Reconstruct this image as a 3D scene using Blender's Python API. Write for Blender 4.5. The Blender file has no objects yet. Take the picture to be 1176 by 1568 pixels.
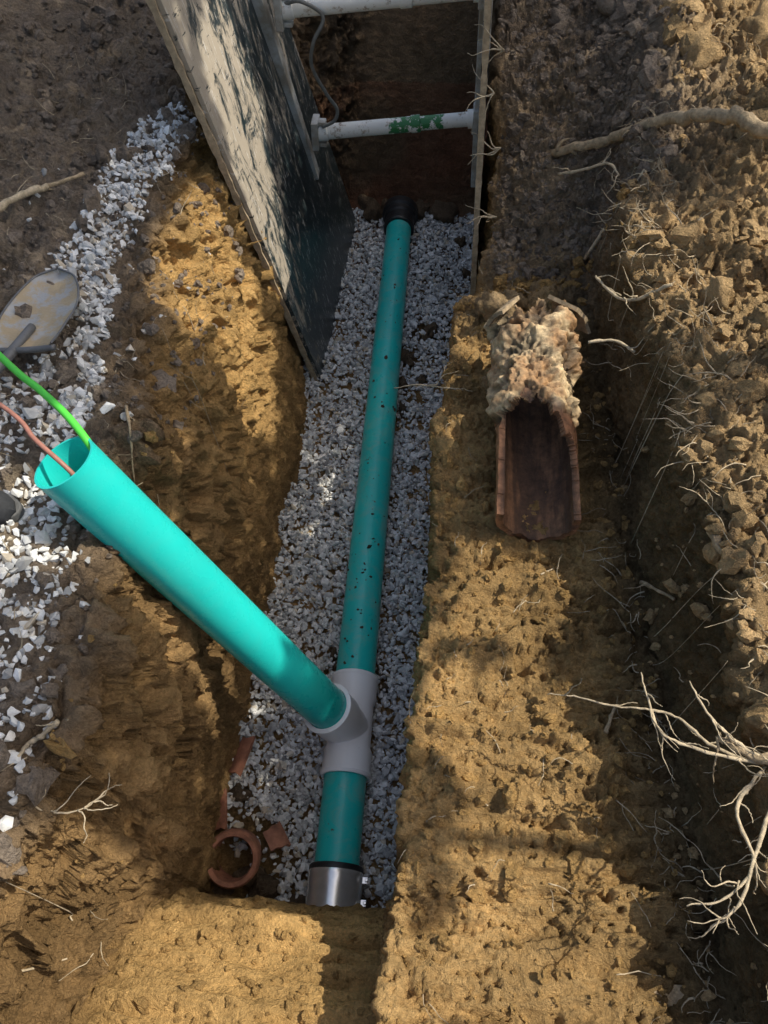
import bpy, bmesh, math, numpy as np
from mathutils import Vector, Matrix
from mathutils.bvhtree import BVHTree
rng=np.random.default_rng(7)
S=bpy.context.scene
COL=S.collection
EL=math.radians(58);AZ=math.radians(15)
SUN=np.array([math.cos(EL)*math.cos(AZ),math.cos(EL)*math.sin(AZ),math.sin(EL)])

# ---------------------------------------------------------------- noise
def _h(ix,iy,iz,seed):
    h=(ix*374761393+iy*668265263+iz*1274126177+seed*974711)&0xffffffff
    h=((h^(h>>13))*1274126177)&0xffffffff
    h=((h^(h>>16))*668265263)&0xffffffff
    h=h^(h>>15)
    return (h&0xffffff)/float(0xffffff)
def vnoise(p,seed=0):
    p=np.asarray(p,dtype=np.float64)
    i=np.floor(p).astype(np.int64); f=p-i; u=f*f*f*(f*(f*6-15)+10)
    r=0
    for dx in (0,1):
        wx=u[:,0] if dx else 1-u[:,0]
        for dy in (0,1):
            wy=u[:,1] if dy else 1-u[:,1]
            for dz in (0,1):
                wz=u[:,2] if dz else 1-u[:,2]
                r=r+wx*wy*wz*_h(i[:,0]+dx,i[:,1]+dy,i[:,2]+dz,seed)
    return r*2-1
def fbm(p,oct=4,seed=0,gain=.5,ridge=False):
    a=1;t=0;n=0;q=np.asarray(p,dtype=np.float64)
    for k in range(oct):
        v=vnoise(q,seed+k*17)
        if ridge: v=1-2*np.abs(v)
        t=t+a*v;n+=a;a*=gain;q=q*2.03+11.3
    return t/n
def worley(p,seed):
    i=np.floor(p).astype(np.int64);best=np.full(len(p),9.0)
    for dx in (-1,0,1):
        for dy in (-1,0,1):
            for dz in (-1,0,1):
                a=i+np.array([dx,dy,dz])
                f=np.stack([_h(a[:,0],a[:,1],a[:,2],seed+k) for k in range(3)],1)
                best=np.minimum(best,((a+f-p)**2).sum(1))
    return np.sqrt(best)

# ---------------------------------------------------------------- mesh helpers
def np_mesh(name,V,F,mat=None,smooth=True,col=None,parent=None):
    V=np.asarray(V,dtype=np.float32);F=np.asarray(F,dtype=np.int32)
    k=F.shape[1]
    me=bpy.data.meshes.new(name)
    me.vertices.add(len(V));me.vertices.foreach_set('co',V.ravel())
    me.loops.add(F.size);me.loops.foreach_set('vertex_index',F.ravel())
    me.polygons.add(len(F));me.polygons.foreach_set('loop_start',np.arange(0,F.size,k,dtype=np.int32))
    me.polygons.foreach_set('loop_total',np.full(len(F),k,dtype=np.int32))
    me.polygons.foreach_set('use_smooth',np.full(len(F),smooth))
    me.update(calc_edges=True);me.validate()
    if col is not None:
        a=me.color_attributes.new('Col','FLOAT_COLOR','POINT')
        c=np.ones((len(V),4),dtype=np.float32);c[:,:3]=col
        a.data.foreach_set('color',c.ravel())
    o=bpy.data.objects.new(name,me);COL.objects.link(o)
    if mat: me.materials.append(mat)
    if parent: o.parent=parent
    return o
def empty(name,loc=(0,0,0)):
    o=bpy.data.objects.new(name,None);COL.objects.link(o);o.location=(0,0,0);o.empty_display_size=.1
    return o
class MB:
    def __init__(s): s.v=[];s.f=[]
    def add(s,V,F):
        b=len(s.v);s.v+= [tuple(x) for x in V];s.f+=[tuple(i+b for i in f) for f in F]
    def obj(s,name,mat,parent=None,smooth=True,bevel=0,autosmooth=None):
        me=bpy.data.meshes.new(name);me.from_pydata(s.v,[],s.f);me.update()
        me.polygons.foreach_set('use_smooth',[smooth]*len(me.polygons))
        o=bpy.data.objects.new(name,me);COL.objects.link(o);me.materials.append(mat)
        if parent:o.parent=parent
        if autosmooth is not None:
            me.set_sharp_from_angle(angle=math.radians(autosmooth))
        if bevel:
            m=o.modifiers.new('b','BEVEL');m.width=bevel;m.segments=2;m.limit_method='ANGLE'
        return o
def frame(axis):
    w=Vector(axis).normalized()
    a=Vector((0,0,1)) if abs(w.z)<.9 else Vector((0,1,0))
    u=w.cross(a).normalized();v=w.cross(u).normalized()
    return u,v,w
def revolve(mb,profile,origin,axis,seg=48,closed=True):
    u,v,w=frame(axis);O=Vector(origin);n=len(profile)
    V=[];F=[]
    for k in range(seg):
        a=2*math.pi*k/seg
        d=u*math.cos(a)+v*math.sin(a)
        for (t,r) in profile: V.append(O+w*t+d*r)
    m=n if closed else n-1
    for k in range(seg):
        k2=(k+1)%seg
        for j in range(m):
            j2=(j+1)%n
            F.append((k*n+j,k*n+j2,k2*n+j2,k2*n+j))
    mb.add(V,F)
def catmull(P,sub=6):
    P=[Vector(p) for p in P]
    if len(P)<3: 
        return [P[0].lerp(P[-1],i/sub) for i in range(sub+1)]
    Q=[P[0]*2-P[1]]+P+[P[-1]*2-P[-2]];R=[]
    for i in range(1,len(Q)-2):
        p0,p1,p2,p3=Q[i-1:i+3]
        for k in range(sub):
            t=k/sub
            R.append(.5*((2*p1)+(p2-p0)*t+(2*p0-5*p1+4*p2-p3)*t*t+(3*p1-p0-3*p2+p3)*t**3))
    R.append(P[-1]);return R
def tube(mb,P,r0,r1=None,seg=8,sub=6,jit=0,rjit=0):
    if r1 is None:r1=r0
    R=catmull(P,sub);n=len(R);V=[];F=[]
    up=None
    for i,p in enumerate(R):
        d=(R[min(i+1,n-1)]-R[max(i-1,0)])
        if d.length<1e-9:d=Vector((0,0,1))
        d.normalize()
        if up is None:
            u,v,_=frame(d)
        else:
            u=(up-d*up.dot(d)).normalized();v=d.cross(u)
        up=u
        r=r0+(r1-r0)*i/(n-1)
        r*=1+rjit*rng.uniform(-1,1)
        pp=p+Vector(rng.uniform(-1,1,3))*jit
        for k in range(seg):
            a=2*math.pi*k/seg
            V.append(pp+(u*math.cos(a)+v*math.sin(a))*r*(1+rjit*.5*rng.uniform(-1,1)))
    for i in range(n-1):
        for k in range(seg):
            k2=(k+1)%seg
            F.append((i*seg+k,i*seg+k2,(i+1)*seg+k2,(i+1)*seg+k))
    F.append(tuple(range(seg))[::-1]);F.append(tuple((n-1)*seg+k for k in range(seg)))
    mb.add(V,F)
def box(mb,c,dx,dy,dz,ax=None):
    if ax is None: ax=(Vector((1,0,0)),Vector((0,1,0)),Vector((0,0,1)))
    c=Vector(c);V=[]
    for sz in(-1,1):
        for sy in(-1,1):
            for sx in(-1,1):
                V.append(c+ax[0]*sx*dx/2+ax[1]*sy*dy/2+ax[2]*sz*dz/2)
    mb.add(V,[(0,2,3,1),(4,5,7,6),(0,1,5,4),(2,6,7,3),(0,4,6,2),(1,3,7,5)])

# ---------------------------------------------------------------- materials
def mat(name):
    m=bpy.data.materials.new(name);m.use_nodes=True
    nt=m.node_tree;b=nt.nodes['Principled BSDF']
    return m,nt,b
def N(nt,t,**k):
    n=nt.nodes.new(t)
    for a,v in k.items():
        if a in n.inputs: n.inputs[a].default_value=v
        else: setattr(n,a,v)
    return n
def coords(nt): return nt.nodes.new('ShaderNodeTexCoord').outputs['Object']
def noise(nt,scale,detail=5,rough=.6,vec=None,dist=0):
    n=N(nt,'ShaderNodeTexNoise',Scale=scale,Detail=min(detail,6),Roughness=rough,Distortion=dist)
    nt.links.new(vec if vec is not None else coords(nt),n.inputs['Vector'])
    return n.outputs['Fac']
def ramp(nt,fac,stops):
    r=nt.nodes.new('ShaderNodeValToRGB');nt.links.new(fac,r.inputs[0])
    e=r.color_ramp.elements
    while len(e)<len(stops): e.new(.5)
    for i,(p,c) in enumerate(stops):
        e[i].position=p;e[i].color=(c[0],c[1],c[2],1) if hasattr(c,'__len__') else (c,c,c,1)
    return r.outputs[0]
def mix(nt,fac,a,b,mode='MIX'):
    m=nt.nodes.new('ShaderNodeMix');m.data_type='RGBA';m.blend_type=mode
    def s(i,v):
        if isinstance(v,bpy.types.NodeSocket): nt.links.new(v,m.inputs[i])
        else: m.inputs[i].default_value=(v[0],v[1],v[2],1) if hasattr(v,'__len__') else v
    s(0,fac);s(6,a);s(7,b);return m.outputs[2]
def math_(nt,op,a,b_):
    m=nt.nodes.new('ShaderNodeMath');m.operation=op
    for i,v in enumerate((a,b_)):
        if isinstance(v,bpy.types.NodeSocket): nt.links.new(v,m.inputs[i])
        else: m.inputs[i].default_value=v
    return m.outputs[0]
def bump(nt,b,h,strength,dist,prev=None):
    n=nt.nodes.new('ShaderNodeBump');n.inputs['Strength'].default_value=strength;n.inputs['Distance'].default_value=dist
    nt.links.new(h,n.inputs['Height'])
    if prev is not None: nt.links.new(prev,n.inputs['Normal'])
    if b is not None: nt.links.new(n.outputs[0],b.inputs['Normal'])
    return n.outputs[0]

def soil_mat(name):
    m,nt,b=mat(name)
    at=N(nt,'ShaderNodeVertexColor',layer_name='Col').outputs[0]
    n1=ramp(nt,noise(nt,7,6,.7),[(.3,.68),(.7,1.36)])
    nz=noise(nt,110,5,.7)
    n2=ramp(nt,nz,[(.3,.70),(.72,1.40)])
    c=mix(nt,1.0,at,n1,'MULTIPLY');c=mix(nt,.85,c,n2,'MULTIPLY')
    nt.links.new(c,b.inputs['Base Color'])
    b.inputs['Roughness'].default_value=.95
    b.inputs['Specular IOR Level'].default_value=.12
    h=math_(nt,'ADD',math_(nt,'MULTIPLY',nz,.25),noise(nt,26,6,.76))
    bump(nt,b,h,1.0,.055)
    return m
M_soil=soil_mat('soil')

def gravel_mat():
    m,nt,b=mat('gravel_stone')
    g=nt.nodes.new('ShaderNodeNewGeometry').outputs['Random Per Island']
    c=ramp(nt,g,[(0,(.30,.30,.30)),(.2,(.54,.54,.53)),(.6,(.74,.74,.73)),(.85,(.90,.895,.88)),(.97,(.58,.50,.39))])
    n=ramp(nt,noise(nt,60,5,.7),[(.3,.75),(.7,1.1)])
    c=mix(nt,1.0,c,n,'MULTIPLY')
    nt.links.new(c,b.inputs['Base Color']);b.inputs['Roughness'].default_value=.85
    return m
M_grav=gravel_mat()

def pvc_mat(name,base,dirt=.5,rough=.32,vary=.1):
    m,nt,b=mat(name)
    c=mix(nt,ramp(nt,noise(nt,3,3,.5),[(.35,0),(.65,1)]),base,tuple(x*(1-vary) for x in base))
    dust=ramp(nt,noise(nt,11,6,.75,dist=.8),[(.47,0),(.75,dirt*.6)])
    c=mix(nt,dust,c,(.45,.41,.32))
    spk=ramp(nt,noise(nt,24,5,.68,dist=.6),[(.68-.1*(dirt-.5),0),(.705-.1*(dirt-.5),1)])
    c=mix(nt,spk,c,(.13,.095,.06))
    nt.links.new(c,b.inputs['Base Color'])
    r=ramp(nt,noise(nt,20,5,.6),[(.3,rough),(.8,rough+.25)])
    r2=mix(nt,spk,r,(.9,.9,.9));nt.links.new(r2,b.inputs['Roughness'])
    return m
M_green=pvc_mat('green_pvc',(.022,.60,.56),.68,.25)
M_greenr=pvc_mat('green_pvc_clean',(.016,.58,.54),.05,.2)
M_white=pvc_mat('white_pvc',(.96,.96,.97),.04,.28,.0)

def simple(name,base,rough=.6,metal=0,ns=30,lo=.75,hi=1.2,bs=.3,bd=.003):
    m,nt,b=mat(name)
    c=mix(nt,1.0,base,ramp(nt,noise(nt,ns,6,.65),[(.3,lo),(.7,hi)]),'MULTIPLY')
    nt.links.new(c,b.inputs['Base Color']);b.inputs['Roughness'].default_value=rough;b.inputs['Metallic'].default_value=metal
    if bs: bump(nt,b,noise(nt,ns*3,5,.7),bs,bd)
    return m
M_rubber=simple('black_rubber',(.022,.022,.023),.45)
M_steel=simple('stainless_steel',(.92,.91,.89),.22,.7,25,.85,1.05,.05)
M_root=simple('root_bark',(.54,.44,.30),.85,0,60,.5,1.25,.8,.004)
M_rootd=simple('root_bark_dark',(.46,.35,.22),.9,0,50,.5,1.3,.9,.006)
M_clay=simple('terracotta',(.38,.165,.10),.7,0,22,.45,1.25,.4)
M_cg=simple('green_cable_jacket',(.09,.62,.06),.4,0,10,.9,1.05,0)
M_cr=simple('red_cable_jacket',(.36,.16,.12),.5,0,40,.7,1.1,0)
M_hose=simple('hydraulic_hose_rubber',(.16,.165,.16),.55)
M_shoe=simple('shoe_fabric',(.025,.027,.032),.8,0,120)
M_sole=simple('shoe_sole',(.09,.09,.09),.7)
M_bark=simple('bark',(.13,.09,.06),.9,0,14,.5,1.3,.8,.02)
M_rim=simple('worn_steel_rim',(.16,.16,.165),.5,.3)
def leaf_mat():
    m,nt,b=mat('leaf')
    c=ramp(nt,noise(nt,2,3),[(.3,(.20,.26,.07)),(.7,(.36,.36,.12))])
    nt.links.new(c,b.inputs['Base Color']);b.inputs['Roughness'].default_value=.6
    t=nt.nodes.new('ShaderNodeBsdfTranslucent');nt.links.new(c,t.inputs[0])
    mx=nt.nodes.new('ShaderNodeMixShader');mx.inputs[0].default_value=.4
    nt.links.new(b.outputs[0],mx.inputs[1]);nt.links.new(t.outputs[0],mx.inputs[2])
    nt.links.new(mx.outputs[0],nt.nodes['Material Output'].inputs[0]);return m
M_leaf=leaf_mat()

def alu_mat():
    m,nt,b=mat('weathered_aluminium')
    c=mix(nt,ramp(nt,noise(nt,7,6,.7),[(.42,0),(.62,1)]),(.50,.52,.52),(.32,.29,.24))
    nt.links.new(c,b.inputs['Base Color']);b.inputs['Roughness'].default_value=.5;b.inputs['Metallic'].default_value=.15
    return m
M_alu=alu_mat()
def strut_mat(name,mark):
    m,nt,b=mat(name)
    c=mix(nt,ramp(nt,noise(nt,16,6,.75),[(.55,0),(.66,1)]),(.80,.80,.77),(.28,.20,.13))
    if mark:
        tc=nt.nodes.new('ShaderNodeTexCoord').outputs['Object']
        sx=nt.nodes.new('ShaderNodeSeparateXYZ');nt.links.new(tc,sx.inputs[0])
        mr=nt.nodes.new('ShaderNodeMath');mr.operation='COMPARE';mr.inputs[1].default_value=-.10;mr.inputs[2].default_value=.14
        nt.links.new(sx.outputs[0],mr.inputs[0])
        g=math_(nt,'MULTIPLY',mr.outputs[0],ramp(nt,noise(nt,20,5,.7),[(.46,0),(.50,1)]))
        c=mix(nt,g,c,(.03,.19,.06))
    nt.links.new(c,b.inputs['Base Color']);b.inputs['Roughness'].default_value=.45
    return m
M_strut=strut_mat('painted_strut',False);M_strutg=strut_mat('painted_strut_marked',True)
def panel_mat():
    m,nt,b=mat('coated_plywood')
    tc=nt.nodes.new('ShaderNodeTexCoord').outputs['Object']
    mp=nt.nodes.new('ShaderNodeMapping');mp.inputs['Scale'].default_value=(1,1.8,.7);mp.inputs['Rotation'].default_value=(.5,0,0);nt.links.new(tc,mp.inputs[0])
    sx=nt.nodes.new('ShaderNodeSeparateXYZ');nt.links.new(tc,sx.inputs[0])
    mr=nt.nodes.new('ShaderNodeMapRange');mr.inputs[1].default_value=.25;mr.inputs[2].default_value=1.2;mr.inputs[3].default_value=-.10;mr.inputs[4].default_value=.03;nt.links.new(sx.outputs[2],mr.inputs[0])
    my=nt.nodes.new('ShaderNodeMapRange');my.inputs[1].default_value=2.9;my.inputs[2].default_value=3.6;my.inputs[3].default_value=.06;my.inputs[4].default_value=-.08;nt.links.new(sx.outputs[1],my.inputs[0])
    f=math_(nt,'ADD',noise(nt,5.5,6,.80,vec=mp.outputs[0],dist=.9),math_(nt,'ADD',mr.outputs[0],my.outputs[0]))
    dirt=ramp(nt,f,[(.47,0),(.55,1)])
    c=mix(nt,dirt,(.020,.034,.040),(.38,.33,.265))
    mp2=nt.nodes.new('ShaderNodeMapping');mp2.inputs['Scale'].default_value=(1,9,1.3);mp2.inputs['Rotation'].default_value=(.9,0,0);nt.links.new(tc,mp2.inputs[0])
    scr=ramp(nt,noise(nt,10,6,.75,vec=mp2.outputs[0]),[(.59,0),(.615,1)])
    c=mix(nt,scr,c,(.55,.53,.50))
    mp3=nt.nodes.new('ShaderNodeMapping');mp3.inputs['Scale'].default_value=(1,1.2,7);mp3.inputs['Rotation'].default_value=(-.5,0,0);nt.links.new(tc,mp3.inputs[0])
    scr2=ramp(nt,noise(nt,8,6,.7,vec=mp3.outputs[0]),[(.60,0),(.64,1)])
    c=mix(nt,scr2,c,(.03,.035,.04))
    nt.links.new(c,b.inputs['Base Color']);nt.links.new(ramp(nt,dirt,[(0,.3),(1,.9)]),b.inputs['Roughness'])
    return m
M_panel=panel_mat()
M_ply=simple('plywood_edge',(.50,.39,.26),.8,0,35,.5,1.15,.4)
def shovel_mat():
    m,nt,b=mat('muddy_steel')
    c=mix(nt,ramp(nt,noise(nt,11,6,.7),[(.44,0),(.54,1)]),(.38,.38,.38),(.42,.33,.21))
    nt.links.new(c,b.inputs['Base Color']);b.inputs['Roughness'].default_value=.6;b.inputs['Metallic'].default_value=.2
    bump(nt,b,noise(nt,40,6),.5,.006);return m
M_shovel=shovel_mat()

# ---------------------------------------------------------------- terrain
base=[(-60,1.5),(-3.0,1.95),(-1.6,1.5),(-.78,1.37),(-.74,1.0),(-.64,0),(.12,0),(.06,.92),(.745,.95),(.775,1.42),(1.3,1.60),(3,1.9),(60,1.5)]
def st(Y,**o):
    p=[list(q) for q in base]
    for k,v in o.items(): p[int(k[1:])]=list(v)
    return (Y,p)
st_list=[
 st(-60,p3=(-.78,1.4),p4=(-.7,1.38),p5=(-.6,1.36),p6=(0,1.36),p7=(.1,1.36),p8=(.7,1.36),p9=(.8,1.4)),
 st(-1.2,p3=(-.78,1.4),p4=(-.7,1.38),p5=(-.6,1.36),p6=(0,1.36),p7=(.1,1.36),p8=(.7,1.36),p9=(.8,1.4)),
 st(-.5,p3=(-1.0,1.36),p4=(-.9,1.2),p5=(-.75,1.08),p6=(-.1,1.02),p7=(0,1.12),p8=(.74,1.15),p9=(.86,1.3)),
 st(0,p3=(-.95,1.3),p4=(-.88,.95),p5=(-.75,.80),p6=(-.02,.74),p7=(.0,.95),p8=(.77,.97),p9=(.85,1.2)),
 st(.22,p3=(-.84,1.3),p4=(-.78,.9),p5=(-.68,.64),p6=(-.0,.58),p7=(.01,.93),p8=(.77,.95),p9=(.84,1.22)),
 st(.27,p3=(-.80,1.33),p4=(-.75,.85),p5=(-.66,.50),p6=(.0,.45),p7=(.012,.92),p8=(.77,.95),p9=(.83,1.24)),
 st(.35,p3=(-.77,1.35),p4=(-.71,.8),p5=(-.65,.0),p6=(.03,0),p7=(.015,.92),p8=(.77,.95),p9=(.82,1.28)),
 st(.5,p3=(-.71,1.36),p4=(-.69,.9),p5=(-.65,0),p6=(.04,0),p7=(.02,.92),p8=(.76,.95),p9=(.81,1.34)),
 st(1.0,p3=(-.78,1.37),p4=(-.71,.95),p5=(-.64,0),p6=(.07,0),p7=(.05,.92)),
 st(1.5,p3=(-.87,1.37),p4=(-.76,.95),p5=(-.63,0),p6=(.10,0),p7=(.07,.93),p8=(.72,.95),p9=(.75,1.42)),
 st(2.2,p3=(-1.0,1.38),p4=(-.80,.95),p5=(-.61,0),p6=(.14,0),p7=(.11,.93),p8=(.67,.97),p9=(.71,1.42)),
 st(2.45,p3=(-1.0,1.38),p4=(-.80,.95),p5=(-.60,0),p6=(.16,0),p7=(.12,.92),p8=(.66,1.0),p9=(.72,1.42)),
 st(2.58,p3=(-1.0,1.38),p4=(-.80,.95),p5=(-.60,0),p6=(.22,0),p7=(.23,.90),p8=(.66,1.05),p9=(.74,1.43)),
 st(2.95,p3=(-1.04,1.38),p4=(-.86,.95),p5=(-.66,0),p6=(.27,0),p7=(.27,1.02),p8=(.68,1.25),p9=(.78,1.48)),
 st(3.4,p3=(-1.12,1.4),p4=(-.93,.95),p5=(-.68,0),p6=(.29,0),p7=(.26,1.38),p8=(.7,1.46),p9=(.85,1.58)),
 st(4.45,p3=(-1.1,1.45),p4=(-.9,.95),p5=(-.62,0),p6=(.33,0),p7=(.30,1.42),p8=(.7,1.5),p9=(.85,1.6)),
 st(4.56,p3=(-1.1,1.45),p4=(-.85,.95),p5=(-.55,.10),p6=(.33,.06),p7=(.32,1.42),p8=(.7,1.5),p9=(.85,1.6)),
 st(4.72,p3=(-1.1,1.45),p4=(-.82,1.1),p5=(-.5,.62),p6=(.33,.55),p7=(.36,1.42),p8=(.7,1.5),p9=(.85,1.6)),
 st(4.95,p3=(-1.1,1.45),p4=(-.82,1.35),p5=(-.5,1.22),p6=(.33,1.2),p7=(.4,1.44),p8=(.7,1.5),p9=(.85,1.6)),
 st(5.2,p3=(-1.1,1.45),p4=(-.82,1.45),p5=(-.5,1.42),p6=(.33,1.42),p7=(.4,1.46),p8=(.7,1.5),p9=(.85,1.6)),
 st(60,p3=(-1.1,1.45),p4=(-.82,1.45),p5=(-.5,1.42),p6=(.33,1.42),p7=(.4,1.46),p8=(.7,1.5),p9=(.85,1.6)),
]
SY=np.array([s[0] for s in st_list]);SP=np.array([s[1] for s in st_list])
segs=[18,60,120,60,130,50,120,120,70,100,90,18]
us=[]
for i,n in enumerate(segs):
    t=np.arange(n)/n
    if i==0: t=1-(1-t)**3
    if i==11: t=t**3
    us+=list(i+t)
us.append(12.0);us=np.array(us);NU=len(us)
Ys=np.concatenate([-60+58.8*(1-(1-np.arange(16)/16)**3),np.linspace(-1.2,-.2,60,endpoint=False),np.linspace(-.2,.22,70,endpoint=False),
   np.linspace(.22,.36,75,endpoint=False),np.linspace(.36,3.4,500,endpoint=False),np.linspace(3.4,4.55,110,endpoint=False),
   np.linspace(4.55,5.0,120,endpoint=False),np.linspace(5.0,6.5,50,endpoint=False),6.5+53.5*(np.arange(16)/15)**3])
NV=len(Ys)
C=np.stack([np.stack([np.interp(Ys,SY,SP[:,k,c]) for k in range(13)],1) for c in (0,1)],2)
for k,ax,ar in [(3,.05,.03),(4,.035,.03),(5,.02,0),(6,.01,0),(7,.035,.022),(8,.03,.02),(9,.045,.05),(10,.08,.07)]:
    q=np.stack([Ys*3.1,np.full(NV,k*7.7),np.zeros(NV)],1)
    q2=np.stack([Ys*11,np.full(NV,k*3.7),np.ones(NV)],1)
    m=np.clip((Ys+1.5)*2,0,1)
    C[:,k,0]+=m*(ax*fbm(q,3,3)+ax*.7*fbm(q2,4,9))
    C[:,k,1]+=m*ar*fbm(q,3,31)
PX=np.stack([np.interp(us,np.arange(13),C[j,:,0]) for j in range(NV)])
PZ=np.stack([np.interp(us,np.arange(13),C[j,:,1]) for j in range(NV)])
P=np.stack([PX,np.repeat(Ys[:,None],NU,1),PZ],2)
for it in range(4):
    P[:,1:-1]=.25*P[:,:-2]+.5*P[:,1:-1]+.25*P[:,2:]
for it in range(3):
    P[1:-1]=.25*P[:-2]+.5*P[1:-1]+.25*P[2:]
Psm=P.copy()
for it in range(14):
    Psm[:,1:-1]=.25*Psm[:,:-2]+.5*Psm[:,1:-1]+.25*Psm[:,2:]
du=np.gradient(Psm,axis=1);dv=np.gradient(Psm,axis=0)
Nn=np.cross(du,dv);Nn/=np.linalg.norm(Nn,axis=2,keepdims=True)+1e-9
p=P.reshape(-1,3);nn=Nn.reshape(-1,3);uu=np.tile(us,NV);yy=p[:,1]
def prm(xs,vs): return np.interp(uu,xs,vs)
A_big=prm([0,1,2,3,3.5,5,5.2,5.8,6,7,8,9,9.5,10.5,12],[.1,.08,.03,.02,.03,.015,.01,.01,.015,.02,.022,.025,.06,.09,.1])
A_med=prm([0,1,2,3,3.5,5,5.2,5.8,6,7,7.2,8,9,9.3,12],[.04,.034,.036,.030,.028,.020,.006,.006,.022,.022,.018,.022,.036,.05,.045])
d=A_big*fbm(p*3.5,4,1)
d+=A_med*(.7*fbm(p*17,4,5,.6)+.8*np.clip(fbm(p*24,3,6,.6,ridge=True),-.5,1))
d+=prm([0,7,8,9,12],[.009,.010,.011,.013,.016])*fbm(p*66,3,8,.75)
cl=prm([8.6,9.1,12],[0,1,1])
d+=cl*.07*np.clip(fbm(p*10,4,77,.65),-.08,1)
vis=(yy>-.3)&(yy<4.2)&(uu>8)&(uu<11)
wv=np.zeros(len(p));wv[vis]=1-worley(p[vis]*31+.8*fbm(p[vis]*12,2,63)[:,None],5)*1.1
d+=prm([0,8,9,9.3,12],[0,.006,.010,.018,.018])*wv
# excavator scrape marks: ledge & left wall
lg=prm([6.9,7.05,7.95,8.05],[0,1,1,0])
q=p*np.array([3.5,22,6])+fbm(p*3.5,2,12)[:,None]*1.5
d+=lg*.050*fbm(q,4,13,.58)
q=np.floor(p*np.array([5,10,5])+fbm(p*7,4,28,.65)[:,None]*1.8)
d+=lg*.045*(_h(q[:,0].astype(np.int64),q[:,1].astype(np.int64),q[:,2].astype(np.int64),13)-.5)
lw=prm([2.8,3.1,4.9,5.1],[0,1,1,0])
q=p*np.array([4,15,3.2])+fbm(p*3,2,14)[:,None]
d+=lw*.030*fbm(q,4,15,.65,ridge=True)
upper=np.clip((p[:,2]-.35)/.3,0,1)
q=np.floor(p*np.array([7,8,8])+fbm(p*6,3,18,.65)[:,None]*2.0)
d+=lw*upper*.10*(_h(q[:,0].astype(np.int64),q[:,1].astype(np.int64),q[:,2].astype(np.int64),3)-.5)
es=np.clip((.32-yy)/.05,0,1)*prm([4.9,5.1,6,6.2],[0,1,1,0])
q=p*np.array([2.0,15,20]);d+=es*.07*fbm(q,4,25,.6)
far=np.clip((np.abs(p[:,0])-5)/10,0,1)
V=p+nn*d[:,None]
V[:,2]+=.5*far*fbm(p*.15,3,40)
# colours
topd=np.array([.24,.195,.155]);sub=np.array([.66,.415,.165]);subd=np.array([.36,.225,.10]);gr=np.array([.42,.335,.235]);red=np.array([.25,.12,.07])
n1=(fbm(p*2.2,4,50)+1)/2;n2=(fbm(p*9,4,51)+1)/2
n1=np.clip((n1-.3)/.4,0,1)[:,None];n2=np.clip((n2-.3)/.4,0,1)[:,None]
spoil=(sub*.55+gr*.45)*(.85+.3*n1)*(1-.2*n2)
lefttop=topd*(1-n2*.5)+gr*(n2*.45)
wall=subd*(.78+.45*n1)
ledge=(sub*.85+gr*.15)*(.60+.28*n1+.2*n2)
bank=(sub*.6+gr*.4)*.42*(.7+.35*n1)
def w(xs,vs): return prm(xs,vs)[:,None]
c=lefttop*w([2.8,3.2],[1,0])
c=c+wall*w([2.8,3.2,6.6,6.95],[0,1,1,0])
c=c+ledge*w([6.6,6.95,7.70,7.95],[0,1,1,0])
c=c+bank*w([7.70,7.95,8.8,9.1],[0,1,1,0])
c=c+spoil*w([8.8,9.1],[0,1])
br=(w([3.0,3.3,4.3,4.9],[0,1,1,0])*np.clip((yy-1.4)/.7,0,1)[:,None])
c=c*(1-br)+sub*1.0*br
nb=es[:,None]*1.0
c=c*(1-nb)+sub*(.75+.4*n1)*nb
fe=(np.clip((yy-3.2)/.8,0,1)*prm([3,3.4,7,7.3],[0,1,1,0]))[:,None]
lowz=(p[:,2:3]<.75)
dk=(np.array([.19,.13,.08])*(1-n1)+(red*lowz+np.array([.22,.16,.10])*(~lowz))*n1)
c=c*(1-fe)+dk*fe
ur=(np.clip((yy-2.3)/.5,0,1)*prm([6.9,7.1,9.2,9.8],[0,1,1,0]))[:,None]
c=c*(1-ur*.7)+topd*1.3*ur*.7
J=np.arange(NV-1)[:,None]*NU+np.arange(NU-1)[None,:]
F=np.stack([J,J+1,J+NU+1,J+NU],2).reshape(-1,4)
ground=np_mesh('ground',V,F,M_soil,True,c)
dg=bpy.context.evaluated_depsgraph_get()
bvh=BVHTree.FromObject(ground,dg)
def drop(x,y,z=4.0):
    h=bvh.ray_cast(Vector((x,y,z)),Vector((0,0,-1)))
    return h[0].z if h[0] else 1.4
def soilcol(pos):
    n=(fbm(pos*5,3,90)+1)/2
    r=pos[:,0]>.7
    b=np.where(r[:,None],(sub*.55+gr*.45)*1.0,topd*1.25)
    mid=((pos[:,0]>-.75)&(pos[:,0]<=.7))[:,None]
    b=np.where(mid,sub*.75,b)
    b=np.where(((pos[:,0]>.25)&(pos[:,0]<.9)&(pos[:,1]>2.6))[:,None],topd*1.4,b)
    return b*(.7+.6*n[:,None])

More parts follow.
